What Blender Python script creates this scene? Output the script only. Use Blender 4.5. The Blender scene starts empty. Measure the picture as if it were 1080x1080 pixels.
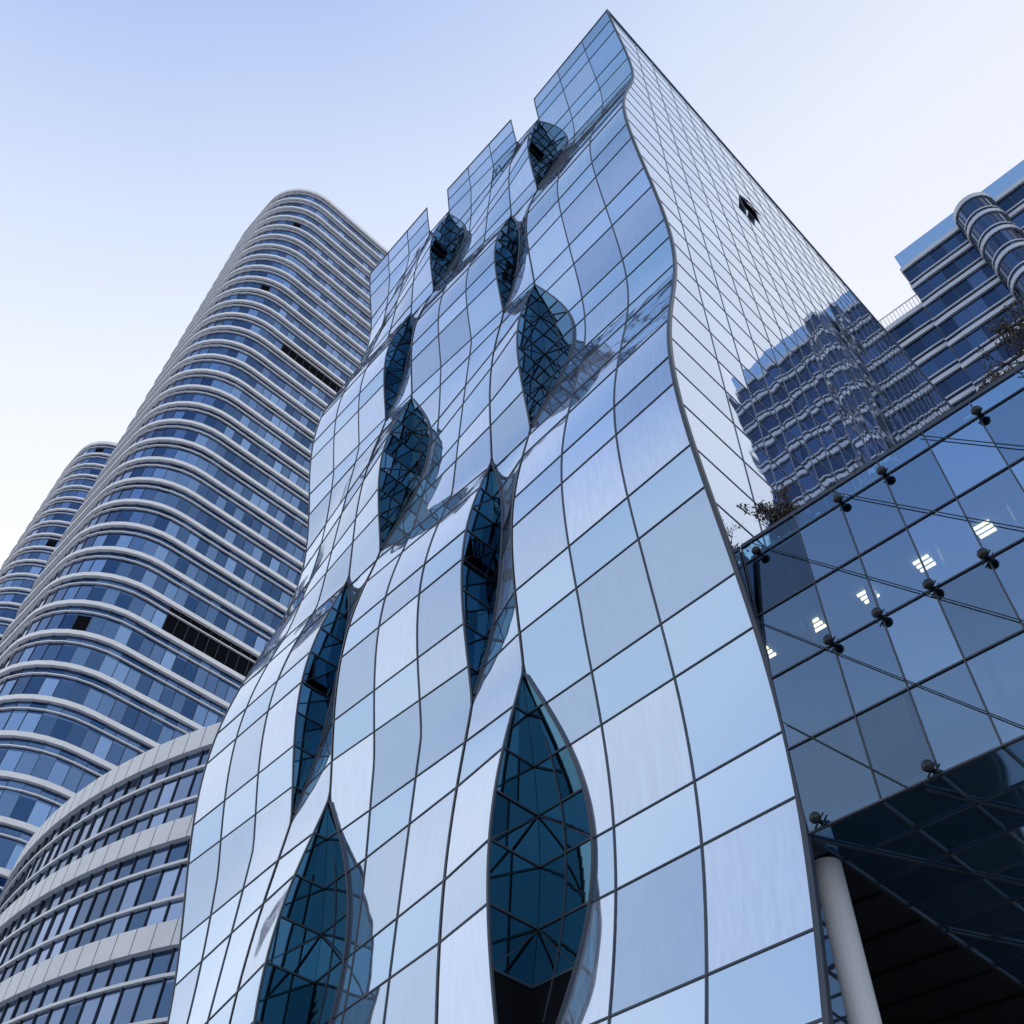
import bpy, math, random, bmesh
from mathutils import Vector, Matrix
random.seed(7)
D=12.0; CZ=1.7
sc=bpy.context.scene
# ---------------------------------------------------------------- materials
def newmat(name):
    m=bpy.data.materials.new(name); m.use_nodes=True
    nt=m.node_tree; nt.nodes.clear()
    return m,nt,nt.nodes,nt.links
def N(nodes,t,**k):
    n=nodes.new(t)
    for a,b in k.items(): setattr(n,a,b)
    return n
def simple(name,col,rough=.6,metal=0.0,noise=.0,scale=1.0,spec=.5):
    m,nt,ns,lk=newmat(name)
    o=N(ns,'ShaderNodeOutputMaterial'); p=N(ns,'ShaderNodeBsdfPrincipled')
    p.inputs['Roughness'].default_value=rough; p.inputs['Metallic'].default_value=metal
    p.inputs['Specular IOR Level'].default_value=spec
    if noise>0:
        tc=N(ns,'ShaderNodeTexCoord'); nz=N(ns,'ShaderNodeTexNoise'); nz.inputs['Scale'].default_value=scale
        nz.inputs['Detail'].default_value=6
        mr=N(ns,'ShaderNodeMapRange'); mr.inputs['To Min'].default_value=1-noise; mr.inputs['To Max'].default_value=1+noise
        mx=N(ns,'ShaderNodeVectorMath',operation='SCALE'); mx.inputs[0].default_value=col
        lk.new(tc.outputs['Object'],nz.inputs['Vector']); lk.new(nz.outputs['Fac'],mr.inputs['Value'])
        lk.new(mr.outputs[0],mx.inputs['Scale']); lk.new(mx.outputs[0],p.inputs['Base Color'])
    else: p.inputs['Base Color'].default_value=(*col,1)
    lk.new(p.outputs[0],o.inputs[0]); return m
def glass(name,colA,colB,metal=.9,rough=.03,tilt=.012,bump=.01,bscale=.5,curtain=0.0,diff=(.03,.05,.08)):
    """coated curtain-wall glass: tint varies per panel (face attribute pv), each panel sits very slightly out of true"""
    m,nt,ns,lk=newmat(name)
    o=N(ns,'ShaderNodeOutputMaterial')
    at=N(ns,'ShaderNodeAttribute'); at.attribute_name='pv'
    at2=N(ns,'ShaderNodeAttribute'); at2.attribute_name='tilt'
    tc=N(ns,'ShaderNodeTexCoord')
    mix=N(ns,'ShaderNodeMix',data_type='RGBA'); mix.inputs[6].default_value=(*colA,1); mix.inputs[7].default_value=(*colB,1)
    lk.new(at.outputs['Fac'],mix.inputs[0])
    nz=N(ns,'ShaderNodeTexNoise'); nz.inputs['Scale'].default_value=bscale; nz.inputs['Detail'].default_value=2
    lk.new(tc.outputs['Object'],nz.inputs['Vector'])
    bp=N(ns,'ShaderNodeBump'); bp.inputs['Strength'].default_value=1; bp.inputs['Distance'].default_value=bump
    lk.new(nz.outputs['Fac'],bp.inputs['Height'])
    sc_=N(ns,'ShaderNodeVectorMath',operation='SCALE'); sc_.inputs['Scale'].default_value=tilt
    lk.new(at2.outputs['Vector'],sc_.inputs[0])
    ad=N(ns,'ShaderNodeVectorMath',operation='ADD'); lk.new(bp.outputs[0],ad.inputs[0]); lk.new(sc_.outputs[0],ad.inputs[1])
    nm=N(ns,'ShaderNodeVectorMath',operation='NORMALIZE'); lk.new(ad.outputs[0],nm.inputs[0])
    col=mix.outputs[2]
    d=N(ns,'ShaderNodeBsdfPrincipled'); d.inputs['Base Color'].default_value=(*diff,1); d.inputs['Roughness'].default_value=.1
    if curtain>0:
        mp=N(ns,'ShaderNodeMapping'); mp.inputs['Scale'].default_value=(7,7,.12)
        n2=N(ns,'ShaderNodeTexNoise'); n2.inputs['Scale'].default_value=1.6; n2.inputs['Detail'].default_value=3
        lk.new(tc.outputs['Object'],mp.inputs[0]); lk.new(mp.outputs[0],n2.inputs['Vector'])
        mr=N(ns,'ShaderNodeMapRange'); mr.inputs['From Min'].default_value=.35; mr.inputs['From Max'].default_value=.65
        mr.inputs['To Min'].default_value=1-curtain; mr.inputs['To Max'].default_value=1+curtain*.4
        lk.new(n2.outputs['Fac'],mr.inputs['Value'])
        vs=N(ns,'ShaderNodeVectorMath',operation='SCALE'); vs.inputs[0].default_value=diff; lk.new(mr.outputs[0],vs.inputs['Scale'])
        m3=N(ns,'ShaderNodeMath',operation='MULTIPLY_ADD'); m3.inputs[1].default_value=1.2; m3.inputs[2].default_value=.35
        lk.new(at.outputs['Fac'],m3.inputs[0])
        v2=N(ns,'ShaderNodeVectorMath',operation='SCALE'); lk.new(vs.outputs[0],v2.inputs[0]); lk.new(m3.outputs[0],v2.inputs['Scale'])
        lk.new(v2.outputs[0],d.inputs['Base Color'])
    p=N(ns,'ShaderNodeBsdfPrincipled'); p.inputs['Metallic'].default_value=1; p.inputs['Roughness'].default_value=rough
    lk.new(col,p.inputs['Base Color']); lk.new(nm.outputs[0],p.inputs['Normal'])
    lk.new(nm.outputs[0],d.inputs['Normal'])
    ms=N(ns,'ShaderNodeMixShader'); ms.inputs[0].default_value=metal
    lk.new(d.outputs[0],ms.inputs[1]); lk.new(p.outputs[0],ms.inputs[2]); lk.new(ms.outputs[0],o.inputs[0])
    return m
def clearglass(name,tint,gl,base=.3,var=.22):
    m,nt,ns,lk=newmat(name)
    o=N(ns,'ShaderNodeOutputMaterial')
    t=N(ns,'ShaderNodeBsdfTransparent'); t.inputs[0].default_value=(*tint,1)
    g=N(ns,'ShaderNodeBsdfGlossy'); g.inputs[0].default_value=(*gl,1); g.inputs['Roughness'].default_value=.02
    at2=N(ns,'ShaderNodeAttribute'); at2.attribute_name='tilt'
    geo=N(ns,'ShaderNodeNewGeometry')
    s=N(ns,'ShaderNodeVectorMath',operation='SCALE'); s.inputs['Scale'].default_value=.015; lk.new(at2.outputs['Vector'],s.inputs[0])
    a=N(ns,'ShaderNodeVectorMath',operation='ADD'); lk.new(geo.outputs['Normal'],a.inputs[0]); lk.new(s.outputs[0],a.inputs[1])
    nm=N(ns,'ShaderNodeVectorMath',operation='NORMALIZE'); lk.new(a.outputs[0],nm.inputs[0]); lk.new(nm.outputs[0],g.inputs['Normal'])
    f=N(ns,'ShaderNodeFresnel'); f.inputs[0].default_value=1.6
    at=N(ns,'ShaderNodeAttribute'); at.attribute_name='pv'
    m1=N(ns,'ShaderNodeMath',operation='MULTIPLY'); m1.inputs[1].default_value=var; lk.new(at.outputs['Fac'],m1.inputs[0])
    m2=N(ns,'ShaderNodeMath',operation='ADD'); lk.new(m1.outputs[0],m2.inputs[0]); lk.new(f.outputs[0],m2.inputs[1])
    m3=N(ns,'ShaderNodeMath',operation='ADD',use_clamp=True); m3.inputs[1].default_value=base; lk.new(m2.outputs[0],m3.inputs[0])
    ms=N(ns,'ShaderNodeMixShader'); lk.new(m3.outputs[0],ms.inputs[0]); lk.new(t.outputs[0],ms.inputs[1]); lk.new(g.outputs[0],ms.inputs[2])
    lk.new(ms.outputs[0],o.inputs[0]); return m

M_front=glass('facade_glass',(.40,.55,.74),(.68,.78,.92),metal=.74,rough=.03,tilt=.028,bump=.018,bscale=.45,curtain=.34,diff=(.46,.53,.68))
M_span=glass('spandrel_glass',(.40,.57,.76),(.60,.74,.90),metal=.84,rough=.03,tilt=.028,bump=.018,bscale=.45,diff=(.34,.44,.60))
M_side=glass('side_glass',(.52,.62,.78),(.62,.72,.87),metal=.95,rough=.02,tilt=.007,bump=.018,bscale=.35,diff=(.3,.36,.46))
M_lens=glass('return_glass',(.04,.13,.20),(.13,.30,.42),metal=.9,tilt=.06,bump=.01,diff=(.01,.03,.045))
M_mull=simple('dark_mullion',(.045,.057,.08),.4,.3)
M_smull=simple('side_mullion',(.13,.16,.22),.4,.3)
M_black=simple('black_void',(.008,.009,.012),.8,spec=0)
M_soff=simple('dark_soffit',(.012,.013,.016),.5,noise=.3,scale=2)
M_roof=simple('roof_grey',(.2,.2,.2),.8,noise=.2,scale=2)
M_white=simple('white_cladding',(.84,.84,.86),.4,noise=.10,scale=.6)
M_conc=simple('pale_panel',(.74,.75,.78),.5,noise=.12,scale=.8)
M_band3=simple('grey_band',(.48,.52,.60),.4,.1,noise=.12,scale=.8)
M_tmull=simple('tower_mullion',(.05,.06,.09),.4,.4)
M_t1=glass('tower_glass',(.025,.07,.17),(.26,.42,.70),metal=.92,rough=.05,tilt=.06,bump=.02,diff=(.01,.02,.05))
M_t2=glass('annex_glass',(.05,.11,.22),(.38,.50,.75),metal=.9,rough=.05,tilt=.04,bump=.02,diff=(.03,.05,.08))
M_t3=glass('office_glass',(.02,.045,.10),(.09,.15,.28),metal=.92,rough=.05,tilt=.05,bump=.02,diff=(.015,.025,.04))
M_pod=clearglass('podium_glass',(.30,.56,.72),(.44,.68,1.0),.03,.34)
M_podsof=glass('soffit_glass',(.22,.46,.80),(.50,.78,1.0),metal=.88,rough=.06,tilt=.04,bump=.02,diff=(.10,.25,.42))
M_int=simple('interior_ceiling',(.10,.17,.23),.7,noise=.3,scale=1)
M_intb=simple('interior_blind',(.22,.32,.42),.7,noise=.3,scale=3)
M_steel=simple('steel_fitting',(.03,.035,.04),.3,.8)
M_col=simple('column_paint',(.74,.75,.78),.4,noise=.06,scale=3)
m,nt,ns,lk=newmat('ceiling_lamp'); o=N(ns,'ShaderNodeOutputMaterial'); e=N(ns,'ShaderNodeEmission'); e.inputs[0].default_value=(1,.52,.27,1); e.inputs[1].default_value=5.5; lk.new(e.outputs[0],o.inputs[0]); M_lamp=m
M_leaf=simple('leaf',(.05,.04,.035),.6,noise=.4,scale=9)
M_bark=simple('bark',(.04,.03,.03),.8)

# ---------------------------------------------------------------- mesh helper
class MB:
    def __init__(s): s.v=[];s.f=[];s.m=[];s.pv=[];s.t=[]
    def quad(s,a,b,c,d,mi=0,pv=0.5,t=(0,0,0)):
        i=len(s.v); s.v+=[tuple(a),tuple(b),tuple(c),tuple(d)]; s.f.append((i,i+1,i+2,i+3)); s.m.append(mi); s.pv.append(pv); s.t.append(t)
    def box(s,x0,x1,y0,y1,z0,z1,mi=0,pv=.5):
        p=[(x0,y0,z0),(x1,y0,z0),(x1,y1,z0),(x0,y1,z0),(x0,y0,z1),(x1,y0,z1),(x1,y1,z1),(x0,y1,z1)]
        for q in ((0,3,2,1),(4,5,6,7),(0,1,5,4),(1,2,6,5),(2,3,7,6),(3,0,4,7)):
            s.quad(*[p[k] for k in q],mi=mi,pv=pv)
    def sweep(s,path,side,nrm,w,d,mi=0):
        side=Vector(side); nrm=Vector(nrm); rings=[]
        for p in path:
            p=Vector(p)
            rings.append([p+side*w/2-nrm*d/2,p+side*w/2+nrm*d/2,p-side*w/2+nrm*d/2,p-side*w/2-nrm*d/2])
        base=len(s.v)
        for r in rings: s.v+= [tuple(q) for q in r]
        for i in range(len(rings)-1):
            for k in range(4):
                a=base+i*4+k; b=base+i*4+(k+1)%4
                s.f.append((a,b,b+4,a+4)); s.m.append(mi); s.pv.append(.5); s.t.append((0,0,0))
    def obj(s,name,mats,parent=None,smooth=False,weld=False):
        me=bpy.data.meshes.new(name); me.from_pydata(s.v,[],s.f); 
        for m in mats: me.materials.append(m)
        me.polygons.foreach_set('material_index',s.m)
        a=me.attributes.new('pv','FLOAT','FACE'); a.data.foreach_set('value',s.pv)
        a=me.attributes.new('tilt','FLOAT_VECTOR','FACE'); a.data.foreach_set('vector',[c for t in s.t for c in t])
        if smooth: me.polygons.foreach_set('use_smooth',[True]*len(s.f))
        me.update()
        if weld:
            bm=bmesh.new(); bm.from_mesh(me); bmesh.ops.remove_doubles(bm,verts=bm.verts,dist=.0005); bm.to_mesh(me); bm.free()
        ob=bpy.data.objects.new(name,me); sc.collection.objects.link(ob)
        if parent: ob.parent=parent
        return ob
def empty(name):
    e=bpy.data.objects.new(name,None); sc.collection.objects.link(e); return e
def rt(): return (random.gauss(0,.6),random.gauss(0,.6),random.gauss(0,.6))

# ---------------------------------------------------------------- wavy glass building
PER=1.68
def cq(Z):
    z=(Z-CZ)/D
    c=math.cos(2*math.pi*(z-.85)/PER)
    return c,max(c,0)**1.15,max(-c,0)**1.15
def fc(Z): c,q,n=cq(Z); return D*(1-.03+.06*c)
def s1r(Z): c,q,n=cq(Z); return D*(1+.055*q-.05*n)
def s1l(Z): c,q,n=cq(Z); return D*(1-.065*q-.05*n)
def s2r(Z): c,q,n=cq(Z); return D*(1-.03*q+.04*n)
def s2l(Z): c,q,n=cq(Z); return D*(1-.03*q-.065*n)
def fl(Z): c,q,n=cq(Z); return D*(1+.02+.06*c)
ZTOP=CZ+4.88*D; ZLOW=57.6
XC=-.54*D
strips=[(-.54,-1.05,fc,s1r,3,ZTOP),(-1.05,-1.20,s1l,s2r,1,ZLOW),(-1.20,-1.68,s2l,s1r,3,ZTOP),(-1.68,-1.83,s1l,s2r,1,ZLOW),(-1.83,-2.33,s2l,fl,3,ZTOP)]
lines=[]
z=0
while z<62:
    lines+= [z,z+1.3]; z+=3.6
tower=empty('wavy_glass_office_building')
mull=MB()
for si,(xa,xb,fa,fb,nc,zt) in enumerate(strips):
    mb=MB(); xa*=D; xb*=D
    zl=[l for l in lines if l<zt-.3]+[zt]
    def P(t,Z):
        return (xa+(xb-xa)*t,fa(Z)+(fb(Z)-fa(Z))*t,Z)
    for r in range(len(zl)-1):
        z0,z1=zl[r],zl[r+1]
        nsub=6 if z1-z0>1.5 else 4
        for c in range(nc):
            mi=0 if r%2 else 1
            if random.random()<.15: mi=1-mi
            pv=random.random(); tt=rt()
            for k in range(nsub):
                za=z0+(z1-z0)*k/nsub; zb=z0+(z1-z0)*(k+1)/nsub
                for j in range(2):
                    ta=(c+j/2)/nc; tb=(c+(j+1)/2)/nc
                    mb.quad(P(tb,za),P(ta,za),P(ta,zb),P(tb,zb),mi,pv,tt)
    mb.obj('curved_glass_strip_%d'%(si+1),[M_front,M_span],tower,smooth=True,weld=True)
    n=int(zt/.3)
    for c in range(nc+1):
        t=c/nc; w=.035 if 0<c<nc else .055
        mull.sweep([Vector(P(t,zt*i/n)) for i in range(n+1)],(1,0,0),(0,1,0),w,.05)
    for l in zl[1:]:
        mull.sweep([P(0,l),P(1,l)],(0,0,1),(0,1,0),.03 if l<zt else .12,.045)
mull.obj('facade_mullions',[M_mull],tower)
# lens-shaped dark glazing between strips: a return face plus a pointed-oval dark overlay painting its reflection on the neighbouring strip
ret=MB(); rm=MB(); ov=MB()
for si,(xs,fr,fL,wm) in enumerate(((-1.05,s1r,s1l,.125),(-1.2,s2r,s2l,.075),(-1.68,s1r,s1l,.125),(-1.83,s2r,s2l,.075))):
    X=xs*D
    xa,xb,fa,fb,nc,zt=strips[si]; xa*=D; xb*=D
    zl=sorted(lines+[l+2.45 for l in lines[::2]])
    zl=[l for l in zl if l<zt-.2]+[zt]
    def Q(t,Z): 
        a=fL(Z); b=fr(Z); return (X-.01,a+(b-a)*t,Z)
    def W(Z): return wm*D*max(0,(fr(Z)-fL(Z))/(.12*D))**.9
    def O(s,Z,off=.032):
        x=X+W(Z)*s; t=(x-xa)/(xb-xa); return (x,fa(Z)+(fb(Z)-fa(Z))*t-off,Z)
    for r in range(len(zl)-1):
        z0,z1=zl[r],zl[r+1]
        pv=random.random(); tt=rt()
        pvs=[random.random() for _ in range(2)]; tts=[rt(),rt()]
        for k in range(5):
            za=z0+(z1-z0)*k/5; zb=z0+(z1-z0)*(k+1)/5
            if fr(za)-fL(za)<.01 and fr(zb)-fL(zb)<.01: continue
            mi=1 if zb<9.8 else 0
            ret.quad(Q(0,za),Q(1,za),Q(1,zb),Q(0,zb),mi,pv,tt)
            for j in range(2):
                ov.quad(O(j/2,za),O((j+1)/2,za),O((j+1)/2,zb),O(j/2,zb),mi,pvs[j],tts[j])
        g0=fr(z0)-fL(z0); g1=fr(z1)-fL(z1)
        if g0>.12:
            rm.sweep([Q(0,z0),Q(1,z0)],(0,0,1),(1,0,0),.045,.06)
            rm.sweep([O(0,z0),O(1,z0)],(0,0,1),(0,1,0),.045,.05)  # mullion repeated on the overlay as part of the painted reflection
        if g0>.5 and r%2==0 and g1>.5 and z0>9:
            rm.sweep([Q(0,z0),Q(1,z1)],(0,0,1),(1,0,0),.035,.05)
            if si%2==0: rm.sweep([O(0,z1),O(1,z0)],(0,0,1),(0,1,0),.03,.05)
    n=400; path=[]; path2=[]
    for i in range(n+2):
        Z=min(zt,ZTOP*i/n)
        if fr(Z)-fL(Z)>.02 and i<=n and ZTOP*i/n<zt: path.append(O(1,Z)); path2.append(O(.5,Z))
        else:
            if len(path)>1: rm.sweep(path,(1,0,0),(0,1,0),.06,.07)
            if len(path2)>40 and si%2==0: rm.sweep(path2[12:-12],(1,0,0),(0,1,0),.03,.05)
            path=[]; path2=[]
    for r in range(3,len(zl)-2,5):
        z0,z1=zl[r],zl[r+1]
        if fr(z0)-fL(z0)>1.0 and fr(z1)-fL(z1)>1.0 and z0>20 and z1-z0>1.0:
            a=Q(.15,z1); b=Q(.85,z1)
            rm.quad(a,b,(b[0]+.25,b[1],z0+.1),(a[0]+.25,a[1],z0+.1),1)
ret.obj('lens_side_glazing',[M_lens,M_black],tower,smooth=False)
ov.obj('lens_reflection_overlay',[M_lens,M_black],tower,smooth=False)
rm.obj('lens_mullions',[M_mull,M_lens],tower)
# side wall
YB=60.0; PY=1.02*D; PZB=CZ+.682*PY; PZT=CZ+1.222*PY
NS=12; PYB=PY+.02+.95*(NS-1)
side=MB(); sm=MB()
rows=[]
z=0
while z<ZTOP: rows.append(z); z+=1.6
rows=[r for r in rows if r<ZTOP-.3]+[ZTOP]
cols=[13.4+1.45*i for i in range(int((YB-13.4)/1.45)+1)]+[YB]
for r in range(len(rows)-1):
    z0,z1=rows[r],rows[r+1]
    pv=random.random(); tt=rt()
    for k in range(3):
        za=z0+(z1-z0)*k/3; zb=z0+(z1-z0)*(k+1)/3
        lim=13.4 if za>=PZT-.5 else PY-.02
        if fc(za)<lim or fc(zb)<lim:
            side.quad((XC,min(fc(za),lim),za),(XC,lim,za),(XC,lim,zb),(XC,min(fc(zb),lim),zb),0,pv,tt)
    if z1<PZT: continue
    for c in range(len(cols)-1):
        y0,y1=cols[c],cols[c+1]
        if z0<=49.7<z1 and y0<=21.5<y1:
            side.quad((XC-.25,y0,z0),(XC-.25,y1,z0),(XC-.25,y1,z1),(XC-.25,y0,z1),1)
            side.quad((XC-.25,y0,z1),(XC-.25,y1,z1),(XC,y1,z1),(XC,y0,z1),1)
            side.quad((XC-.25,y1,z0),(XC,y1,z0),(XC,y1,z1),(XC-.25,y1,z1),1)
            for (ya,yb) in ((y0+.05,y0+.65),(y0+.8,y1-.05)):
                sm.quad((XC+.02,ya,z1),(XC+.02,yb,z1),(XC+.28,yb,z0+.3),(XC+.28,ya,z0+.3))
            continue
        side.quad((XC,y0,max(z0,PZT-.3)),(XC,y1,max(z0,PZT-.3)),(XC,y1,z1),(XC,y0,z1),0,random.random(),rt())
side.quad((XC,PYB+1,0),(XC,YB,0),(XC,YB,PZT-.3),(XC,PYB+1,PZT-.3))
for r in rows:
    if r>PZT: sm.sweep([(XC,fc(r),r),(XC,YB,r)],(0,0,1),(1,0,0),.028,.03)
for y in cols[:-1]:
    sm.sweep([(XC,y,PZT),(XC,y,ZTOP)],(0,1,0),(1,0,0),.035,.03)
sm.sweep([(XC,fc(ZTOP),ZTOP+.05),(XC,YB,ZTOP+.05)],(0,0,1),(1,0,0),.15,.12)
side.obj('side_curtain_wall',[M_side,M_black],tower)
sm.obj('side_mullions',[M_smull],tower)
ed=MB(); n=150
ed.sweep([(XC,fc(ZTOP*i/n),ZTOP*i/n) for i in range(n+1)],(1,0,0),(0,1,0),.10,.10)
ed.obj('corner_trim',[M_mull],tower)
rb=MB()
XL=-2.33*D
rb.quad((XL,14,0),(XL,YB,0),(XL,YB,ZTOP),(XL,14,ZTOP))
n=60
for i in range(n):
    za=ZTOP*i/n; zb=ZTOP*(i+1)/n
    rb.quad((XL,fl(za),za),(XL,14,za),(XL,14,zb),(XL,fl(zb),zb))
rb.quad((XL,YB,0),(XC,YB,0),(XC,YB,ZTOP),(XL,YB,ZTOP))
rb.obj('rear_walls',[M_side],tower)
rf=MB(); rf.box(XL+.05,XC-.1,14.2,YB-.1,ZLOW-1.2,ZLOW-.6); rf.obj('roof',[M_roof],tower)

# ---------------------------------------------------------------- podium
pod=empty('glass_podium_building')
g=MB(); pm=MB()
xr=18.0; x0=XC+.03
zz=[PZB,CZ+.81*PY,CZ+.935*PY,CZ+1.06*PY,CZ+1.18*PY,PZT]
half=.0775*PY
xs=[x0]+[-.422*PY+half*i for i in range(60) if -.422*PY+half*i<xr-.2]+[xr]
for i in range(len(xs)-1):
    for k in range(len(zz)-1):
        fade=min(1,max(0,(xs[i]+6)/6))*1.1
        g.quad((xs[i],PY,zz[k]),(xs[i+1],PY,zz[k]),(xs[i+1],PY,zz[k+1]),(xs[i],PY,zz[k+1]),0,random.random()*.8+fade,rt())
for i,x in enumerate(xs): pm.sweep([(x,PY,PZB),(x,PY,PZT)],(1,0,0),(0,1,0),.025,.04)
for i,z in enumerate(zz): pm.sweep([(x0,PY,z),(xr,PY,z)],(0,0,1),(0,1,0),.028 if z<PZT else .09,.06)
g.obj('front_glazing',[M_pod],pod); pm.obj('glazing_joints',[M_mull],pod)
s=MB(); sj=MB()
ys=[PY+.02+.95*i for i in range(NS)]
for i in range(len(xs)-1):
    for k in range(len(ys)-1):
        s.quad((xs[i],ys[k],PZB),(xs[i+1],ys[k],PZB),(xs[i+1],ys[k+1],PZB),(xs[i],ys[k+1],PZB),0,random.random(),rt())
for x in xs[::1]: sj.sweep([(x,PY,PZB-.02),(x,ys[-1],PZB-.02)],(1,0,0),(0,0,1),.03,.04)
for y in ys[1:]: sj.sweep([(x0,y,PZB-.02),(xr,y,PZB-.02)],(0,1,0),(0,0,1),.025,.03)
for i in range(-3,7):
    xa=x0+i*1.9
    a=(xa,PY+.1); b=(xa+5.2,ys[-1])
    if a[0]<x0: 
        t=(x0+.05-a[0])/(b[0]-a[0]); a=(x0+.05,a[1]+(b[1]-a[1])*t)
    if b[0]>x0+.2: sj.sweep([(a[0],a[1],PZB-.03),(b[0],b[1],PZB-.03)],(1,0,0),(0,0,1),.05,.04)
s.obj('glass_soffit',[M_podsof],pod); sj.obj('soffit_joints',[M_mull],pod)
it=MB()
it.box(-8.5,xr,14.3,PYB,PZT-.25,PZT-.05,0); it.box(x0,xr,PY+.3,14.29,PZT-.25,PZT-.05,0)
it.box(-8.5,xr,14.3,PYB,PZB+.05,PZB+.35,0); it.box(x0,xr,PY+.3,14.29,PZB+.05,PZB+.35,0)
it.box(-8.5,xr,17,17.3,PZB+.35,PZT-.25,1)
it.box(-8.5,-8.3,14.3,17,PZB+.35,PZT-.25,1)
it.box(x0,xr,15.6,17,CZ+.935*PY-.1,CZ+.935*PY+.15,0)
it.box(-8.5,xr,PYB-.2,PYB,PZB+.35,PZT-.25,1)
it.box(xr-.2,xr,PY+.1,PYB-.2,PZB+.35,PZT-.25,1)
for i in range(18):
    xx=-5.75+i*1.31
    it.box(xx-.05,xx+.05,PY+.45,PY+.65,PZB+.35,PZT-.25,2)
for i in range(4):
    it.box(x0+.1,xr,PY+.5+i*.5,PY+.56+i*.5,PZT-.4,PZT-.26,2)
it.obj('interior',[M_int,M_intb,M_steel],pod)
br=MB()
hh=PZT-PZB
for i in range(-3,9):
    xa=-6.2+i*1.9; w=hh*.8
    ax,az,bx,bz=xa,PZT-.1,xa+w,PZB
    lo=x0+.05
    if ax<lo:
        if bx<lo+.4: continue
        t=(lo-ax)/(bx-ax); az=az+(bz-az)*t; ax=lo
    br.sweep([(ax,PY-.06,az),(bx,PY-.06,bz)],(1,0,0),(0,1,0),.022,.015)
br.obj('diagonal_ties',[M_steel],pod)
lm=MB()
for k in range(9):
    xx=-7.87+1.31*k
    for j in range(3):
        lm.box(xx-.17,xx+.17,14.75+j*.14,14.80+j*.14,PZT-.32,PZT-.27)
lm.obj('ceiling_lights',[M_lamp],pod)
def fitting(bm,x,z):
    mtx=Matrix.Translation((x,PY-.16,z))
    bmesh.ops.create_uvsphere(bm,u_segments=14,v_segments=10,radius=.095,matrix=mtx@Matrix.Diagonal((1,.8,1,1)))
    bmesh.ops.create_cone(bm,cap_ends=True,segments=10,radius1=.035,radius2=.05,depth=.18,matrix=Matrix.Translation((x,PY-.08,z))@Matrix.Rotation(math.pi/2,4,'X'))
    for a,b in ((1,1),(-1,1),(1,-1),(-1,-1)):
        m2=Matrix.Translation((x+a*.05,PY-.05,z+b*.05))@Matrix.Rotation(-math.atan2(b,a)+math.pi/2,4,'Y')
        bmesh.ops.create_cone(bm,cap_ends=True,segments=6,radius1=.018,radius2=.012,depth=.14,matrix=m2)
bm=bmesh.new()
for k,(zr,off,st) in enumerate(((1.18,-.496,1),(.935,-.422,1),(.69,-.505,2))):
    for i in range(0,24,st): 
        if k==0 and i in(1,4,6): continue
        fitting(bm,(off+.0775*i)*PY,CZ+zr*PY)
me=bpy.data.meshes.new('spider_fittings'); bm.to_mesh(me); bm.free(); me.materials.append(M_steel)
me.polygons.foreach_set('use_smooth',[True]*len(me.polygons))
ob=bpy.data.objects.new('spider_fittings',me); sc.collection.objects.link(ob); ob.parent=pod
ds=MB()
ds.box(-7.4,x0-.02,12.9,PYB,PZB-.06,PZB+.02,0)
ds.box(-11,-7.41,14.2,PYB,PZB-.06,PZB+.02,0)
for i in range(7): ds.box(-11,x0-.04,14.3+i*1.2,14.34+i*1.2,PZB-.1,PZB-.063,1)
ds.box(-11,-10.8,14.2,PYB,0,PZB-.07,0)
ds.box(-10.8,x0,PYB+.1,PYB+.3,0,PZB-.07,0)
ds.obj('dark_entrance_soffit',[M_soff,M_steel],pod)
bm=bmesh.new(); bmesh.ops.create_cone(bm,cap_ends=True,segments=32,radius1=.24,radius2=.24,depth=PZB-.1,matrix=Matrix.Translation((-6.66,13.0,(PZB-.1)/2)))
bmesh.ops.create_cone(bm,cap_ends=True,segments=32,radius1=.30,radius2=.30,depth=.3,matrix=Matrix.Translation((-6.66,13.0,.15)))
me=bpy.data.meshes.new('entrance_column'); bm.to_mesh(me); bm.free(); me.materials.append(M_col)
for p in me.polygons: p.use_smooth=len(p.vertices)==4
ob=bpy.data.objects.new('entrance_column',me); sc.collection.objects.link(ob); ob.parent=pod

# ---------------------------------------------------------------- towers with banded floors
def roundrect(x0,x1,y0,y1,r,step):
    pts=[]
    def seg(a,b):
        n=max(1,int((Vector(b)-Vector(a)).length/step))
        for i in range(n): pts.append(tuple(Vector(a).lerp(Vector(b),i/n)))
    def arc(cx,cy,a0):
        n=max(4,int(r*math.pi/2/step))
        for i in range(n):
            a=a0+math.pi/2*i/n; pts.append((cx+r*math.cos(a),cy+r*math.sin(a)))
    seg((x0+r,y0),(x1-r,y0)); arc(x1-r,y0+r,-math.pi/2); seg((x1,y0+r),(x1,y1-r)); arc(x1-r,y1-r,0)
    seg((x1-r,y1),(x0+r,y1)); arc(x0+r,y1-r,math.pi/2); seg((x0,y1-r),(x0,y0+r)); arc(x0+r,y0+r,math.pi)
    return pts
def normals(pts):
    out=[]; n=len(pts)
    for i in range(n):
        a=Vector(pts[i-1]); b=Vector(pts[(i+1)%n]); d=(b-a).normalized(); out.append(Vector((d.y,-d.x)))
    return out
def ring(mb,pts,nr,off,z0,z1,mi):
    n=len(pts)
    for i in range(n):
        j=(i+1)%n
        a=Vector(pts[i])+nr[i]*off; b=Vector(pts[j])+nr[j]*off
        ai=Vector(pts[i])-nr[i]*.1; bi=Vector(pts[j])-nr[j]*.1
        mb.quad((*a,z0),(*b,z0),(*b,z1),(*a,z1),mi)
        mb.quad((*ai,z0),(*bi,z0),(*b,z0),(*a,z0),mi)
        mb.quad((*a,z1),(*b,z1),(*bi,z1),(*ai,z1),mi)
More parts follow.
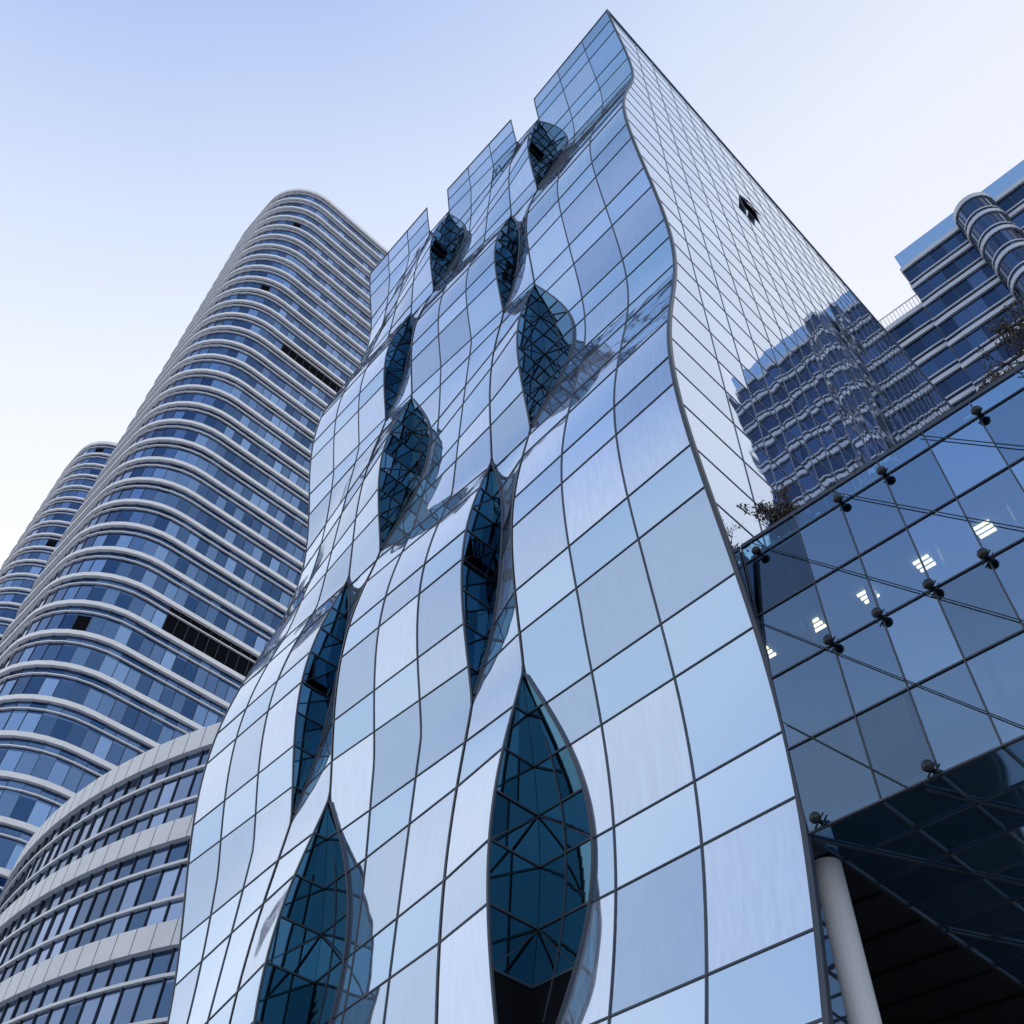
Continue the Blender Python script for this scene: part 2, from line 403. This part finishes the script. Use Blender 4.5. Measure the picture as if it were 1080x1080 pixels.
def banded(name,pts,nf,fh,mg,bandh,boff,mids=(),voids=(),everym=1,top=1.4,band=M_white,joints=0,mw=.08):
    e=empty(name); nr=normals(pts); n=len(pts)
    gl=MB(); bd=MB(); ml=MB()
    for f in range(nf):
        z0=f*fh; z1=z0+fh
        for i in range(n):
            j=(i+1)%n
            mi=0
            mx=((pts[i][0]+pts[j][0])/2,(pts[i][1]+pts[j][1])/2)
            for (zv,ya,yb,xmin) in voids:
                if z0<=zv<z1 and ya<mx[1]<yb and mx[0]>xmin: mi=1
            m2=1 if random.random()<.006 else mi
            gl.quad((*pts[i],z0),(*pts[j],z0),(*pts[j],z0+fh*.62),(*pts[i],z0+fh*.62),m2,random.random()**1.7*.8,rt())
            gl.quad((*pts[i],z0+fh*.62),(*pts[j],z0+fh*.62),(*pts[j],z1),(*pts[i],z1),mi,random.random()*.35,rt())
        ring(bd,pts,nr,boff,z0-bandh/2,z0+bandh/2,0)
        for (fr,h) in mids: ring(bd,pts,nr,boff*.6,z0+fh*fr-h/2,z0+fh*fr+h/2,0)
    H=nf*fh
    ring(bd,pts,nr,boff,H-bandh/2,H+top,0)
    for i in range(0,n,everym):
        t=Vector((-nr[i].y,nr[i].x,0)); nn=Vector((*nr[i],0)); p=Vector((*pts[i],0))+nn*.03
        ml.sweep([p,p+Vector((0,0,H))],t,nn,mw,.1)
        if joints:
            p2=Vector((*pts[i],0))+nn*(boff+.004)
            for f in range(1,nf+1): ml.sweep([p2+Vector((0,0,f*fh-bandh/2)),p2+Vector((0,0,f*fh+(bandh/2 if f<nf else top)))],t,nn,.03,.01)
    gl.obj('glazing',[mg,M_black],e); bd.obj('floor_bands',[band],e); ml.obj('mullions',[M_tmull],e)
    me=bpy.data.meshes.new('roof'); me.from_pydata([(*p,H+.3) for p in pts],[],[tuple(range(n))]); me.materials.append(M_roof)
    ob=bpy.data.objects.new('roof',me); sc.collection.objects.link(ob); ob.parent=e
    return e
FH=4.42
v=[(137.5+CZ,25.5,37.5,-88),(77+CZ,25.5,37.5,-88)]
banded('rounded_residential_tower',roundrect(-112,-86,14,66,8.5,1.35),44,FH,M_t1,.55,.45,mids=((.72,.12),),voids=v,top=.7,mw=.06)
banded('rounded_residential_tower',roundrect(-198,-172,17.3,66,9,1.8),45,4.3,M_t1,.5,.45,mids=((.72,.12),),voids=[(128,18,32,-176)],top=.7,mw=.06)
cx,cy,R=-50,50,36
pts=[]
def ap(X): return (X,cy-math.sqrt(R*R-(X-cx)**2))
n=44
for i in range(n+1):
    X=-80+44*i/n; pts.append(ap(X))
for i in range(1,12): pts.append((-36,pts[n][1]+(60-pts[n][1])*i/11))
for i in range(1,14): pts.append((-36-44*i/14,60))
for i in range(0,8): pts.append((-80,60-(60-pts[0][1])*i/8))
banded('curved_annex_building',pts,6,5.1,M_t2,1.1,.3,mids=((.33,.14),(.67,.14)),top=.7,band=M_conc,joints=1,mw=.035)

# ---------------------------------------------------------------- right-hand banded office tower
T=5.3*D
ot=empty('striped_office_tower')
XR=-1.08*D+.457*T; XL2=-.0925*T
FHT=4.2; HT=CZ+1.67*T
nf=int(HT/FHT)
def rp(x0,x1,y0,y1):
    p=[]
    nx=int((x1-x0)/1.5)
    for i in range(nx): p.append((x0+(x1-x0)*i/nx,y0))
    ny=int((y1-y0)/2)
    for i in range(ny): p.append((x1,y0+(y1-y0)*i/ny))
    for i in range(nx): p.append((x1-(x1-x0)*i/nx,y1))
    for i in range(ny): p.append((x0,y1-(y1-y0)*i/ny))
    return p
def striped(parent,pts,z1,name,nfl,fh,o=.25):
    nr=normals(pts); n=len(pts); gl=MB(); bd=MB(); ml=MB()
    for f in range(nfl):
        z0=z1-(f+1)*fh; zt=z0+fh
        for i in range(n):
            j=(i+1)%n
            gl.quad((*pts[i],z0),(*pts[j],z0),(*pts[j],zt),(*pts[i],zt),0,random.random()**2,rt())
        ring(bd,pts,nr,o,z0-.32,z0+.32,0); ring(bd,pts,nr,o*.7,z0+.95,z0+1.15,0)
    ring(bd,pts,nr,o,z1-.3,z1+.5,0)
    for i in range(0,n):
        t=Vector((-nr[i].y,nr[i].x,0)); nn=Vector((*nr[i],0)); p=Vector((*pts[i],0))+nn*.03
        ml.sweep([p,p+Vector((0,0,z1))],t,nn,.06,.08)
    gl.obj(name+'_glazing',[M_t3],parent); bd.obj(name+'_bands',[M_band3],parent); ml.obj(name+'_mullions',[M_tmull],parent)
    me=bpy.data.meshes.new(name+'_roof'); me.from_pydata([(*p,z1) for p in pts],[],[tuple(range(n))]); me.materials.append(M_roof)
    ob=bpy.data.objects.new(name+'_roof',me); sc.collection.objects.link(ob); ob.parent=parent
striped(ot,rp(XL2,XR,T,T+26),HT-2.6,'main_block',nf-1,FHT)
striped(ot,rp(XL2-6,XL2-.1,T+1,T+25),HT-2*FHT-1,'side_block',nf-3,FHT)
bpts=[(3.3+2.0*math.cos(a*math.pi/12),T-.6+2.0*math.sin(a*math.pi/12)) for a in range(24)]
striped(ot,bpts,CZ+1.625*T,'round_bay',nf-1,FHT,.15)
pp=MB(); pp.box(XL2,XR,T+.3,T+.6,HT-2.1,HT+1.6,0)
pp.obj('roof_screen',[M_side],ot)
rl=MB()
zr=HT-2*FHT-1
for i in range(16):
    xx=XL2-6+i*.4; rl.box(xx-.04,xx+.04,T+.8,T+.88,zr+.4,zr+2.4,0)
rl.box(XL2-6.1,XL2,T+.78,T+.9,zr+2.4,zr+2.5,0)
rl.obj('roof_railing',[M_conc],ot)

# ---------------------------------------------------------------- roof shrubs
def shrub(x,y,z,h,nb,seed):
    random.seed(seed)
    mb=MB()
    def branch(p,d,L,r,lev):
        n=4; path=[p]; dd=d.copy(); q=p.copy()
        for i in range(n):
            dd=(dd+Vector((random.gauss(0,.18),random.gauss(0,.18),random.gauss(0,.1)+.03))).normalized(); q=q+dd*L/n; path.append(q.copy())
        mb.sweep(path,(1,0,0),(0,1,0),r,r,1)
        if lev<3:
            for i in range(3 if lev else nb):
                k=random.randint(1,n); b=path[k]
                nd=(dd+Vector((random.gauss(0,.8),random.gauss(0,.8),random.gauss(.1,.4)))).normalized()
                branch(b,nd,L*.6,r*.6,lev+1)
        if lev>=2:
            for q in path[1:]:
                for _ in range(3):
                    c=q+Vector((random.gauss(0,.05),random.gauss(0,.05),random.gauss(0,.05)))
                    a=Vector((random.gauss(0,1),random.gauss(0,1),random.gauss(0,1))).normalized(); b=a.orthogonal().normalized()
                    l=random.uniform(.03,.06); mb.quad(c-a*l,c+b*l*.45,c+a*l,c-b*l*.45,0)
    branch(Vector((x,y,z)),Vector((0,0,1)),h,.03,0)
    return mb.obj('roof_shrub',[M_leaf,M_bark])
shrub(-6.0,12.75,PZT-.05,1.0,7,3)
shrub(-5.6,12.9,PZT-.05,.8,6,5)
shrub(-.45,12.9,PZT-.05,.9,6,11)
shrub(.2,12.8,PZT-.05,1.5,7,13)
shrub(.9,12.9,PZT-.05,1.2,7,17)

# ---------------------------------------------------------------- ground
gm=simple('asphalt',(.06,.06,.062),.85,noise=.3,scale=.5)
pv_=simple('paving',(.44,.43,.42),.8,noise=.2,scale=1.2)
b=MB(); b.quad((-3000,-3000,0),(3000,-3000,0),(3000,3000,0),(-3000,3000,0)); b.obj('ground',[pv_])
b=MB(); b.quad((-400,-16,.004),(400,-16,.004),(400,-6,.004),(-400,-6,.004)); b.obj('road',[gm])
b=MB(); b.box(-400,400,-6,-5.8,0,.13); b.box(-400,400,-16.2,-16,0,.13); b.obj('kerb',[M_conc])
b=MB()
for i in range(-40,40): b.quad((i*8,-11.07,.008),(i*8+3,-11.07,.008),(i*8+3,-10.93,.008),(i*8,-10.93,.008))
b.obj('lane_marking',[M_white])

# ---------------------------------------------------------------- sky & sun
w=bpy.data.worlds.new('World'); sc.world=w; w.use_nodes=True
nt=w.node_tree; ns=nt.nodes; lk=nt.links; ns.clear()
out=N(ns,'ShaderNodeOutputWorld')
sd=Vector((-.80,.45,.35)).normalized()
sky=N(ns,'ShaderNodeTexSky',sky_type='NISHITA'); sky.sun_disc=False
sky.sun_elevation=math.asin(sd.z); sky.sun_rotation=math.atan2(sd.x,sd.y)
b1=N(ns,'ShaderNodeBackground'); b1.inputs[1].default_value=.05; lk.new(sky.outputs[0],b1.inputs[0])
tc=N(ns,'ShaderNodeTexCoord')
dp=N(ns,'ShaderNodeVectorMath',operation='DOT_PRODUCT'); dp.inputs[1].default_value=(0,-.35,1)
lk.new(tc.outputs['Generated'],dp.inputs[0])
nz=N(ns,'ShaderNodeTexNoise'); nz.inputs['Scale'].default_value=1.6; nz.inputs['Detail'].default_value=3
lk.new(tc.outputs['Generated'],nz.inputs['Vector'])
ma=N(ns,'ShaderNodeMath',operation='MULTIPLY_ADD'); ma.inputs[1].default_value=.06; lk.new(nz.outputs['Fac'],ma.inputs[0]); lk.new(dp.outputs['Value'],ma.inputs[2])
mr=N(ns,'ShaderNodeMapRange'); mr.inputs['From Min'].default_value=.03; mr.inputs['From Max'].default_value=1.13; lk.new(ma.outputs[0],mr.inputs['Value'])
cr=N(ns,'ShaderNodeValToRGB'); lk.new(mr.outputs[0],cr.inputs[0])
el=cr.color_ramp.elements
def cpos(t): return t/1.1
el[0].position=0; el[0].color=(.66,.70,.80,1)
el[1].position=cpos(.62); el[1].color=(.88,.88,.91,1)
for t,c in ((.77,(.80,.83,.91)),(.87,(.65,.72,.88)),(.955,(.45,.56,.83)),(1.07,(.13,.31,.53))):
    e=el.new(cpos(t)); e.color=(*c,1)
b2=N(ns,'ShaderNodeBackground'); b2.inputs[1].default_value=.98; lk.new(cr.outputs[0],b2.inputs[0])
ad=N(ns,'ShaderNodeAddShader'); lk.new(b1.outputs[0],ad.inputs[0]); lk.new(b2.outputs[0],ad.inputs[1]); lk.new(ad.outputs[0],out.inputs[0])
L=bpy.data.lights.new('sun','SUN'); L.energy=2.0; L.angle=math.radians(.5); L.color=(1,.95,.88)
lo=bpy.data.objects.new('sun',L); sc.collection.objects.link(lo); lo.rotation_euler=sd.to_track_quat('Z','Y').to_euler()

# ---------------------------------------------------------------- camera
Z_=Vector((41,836,-1014)).normalized(); Y_=Vector((1700,-1313,-1014)); Y_=(Y_-Z_*Y_.dot(Z_)).normalized(); X_=Y_.cross(Z_)
mtx=Matrix((X_,Y_,Z_)).to_4x4(); mtx.translation=Vector((0,0,CZ))
cam=bpy.data.cameras.new('camera'); co=bpy.data.objects.new('camera',cam); sc.collection.objects.link(co)
co.matrix_world=mtx
cam.sensor_width=36; cam.lens=36*1014/1080; cam.clip_end=6000; cam.clip_start=.1
sc.camera=co
sc.view_settings.view_transform='Standard'; sc.view_settings.look='None'; sc.view_settings.exposure=0
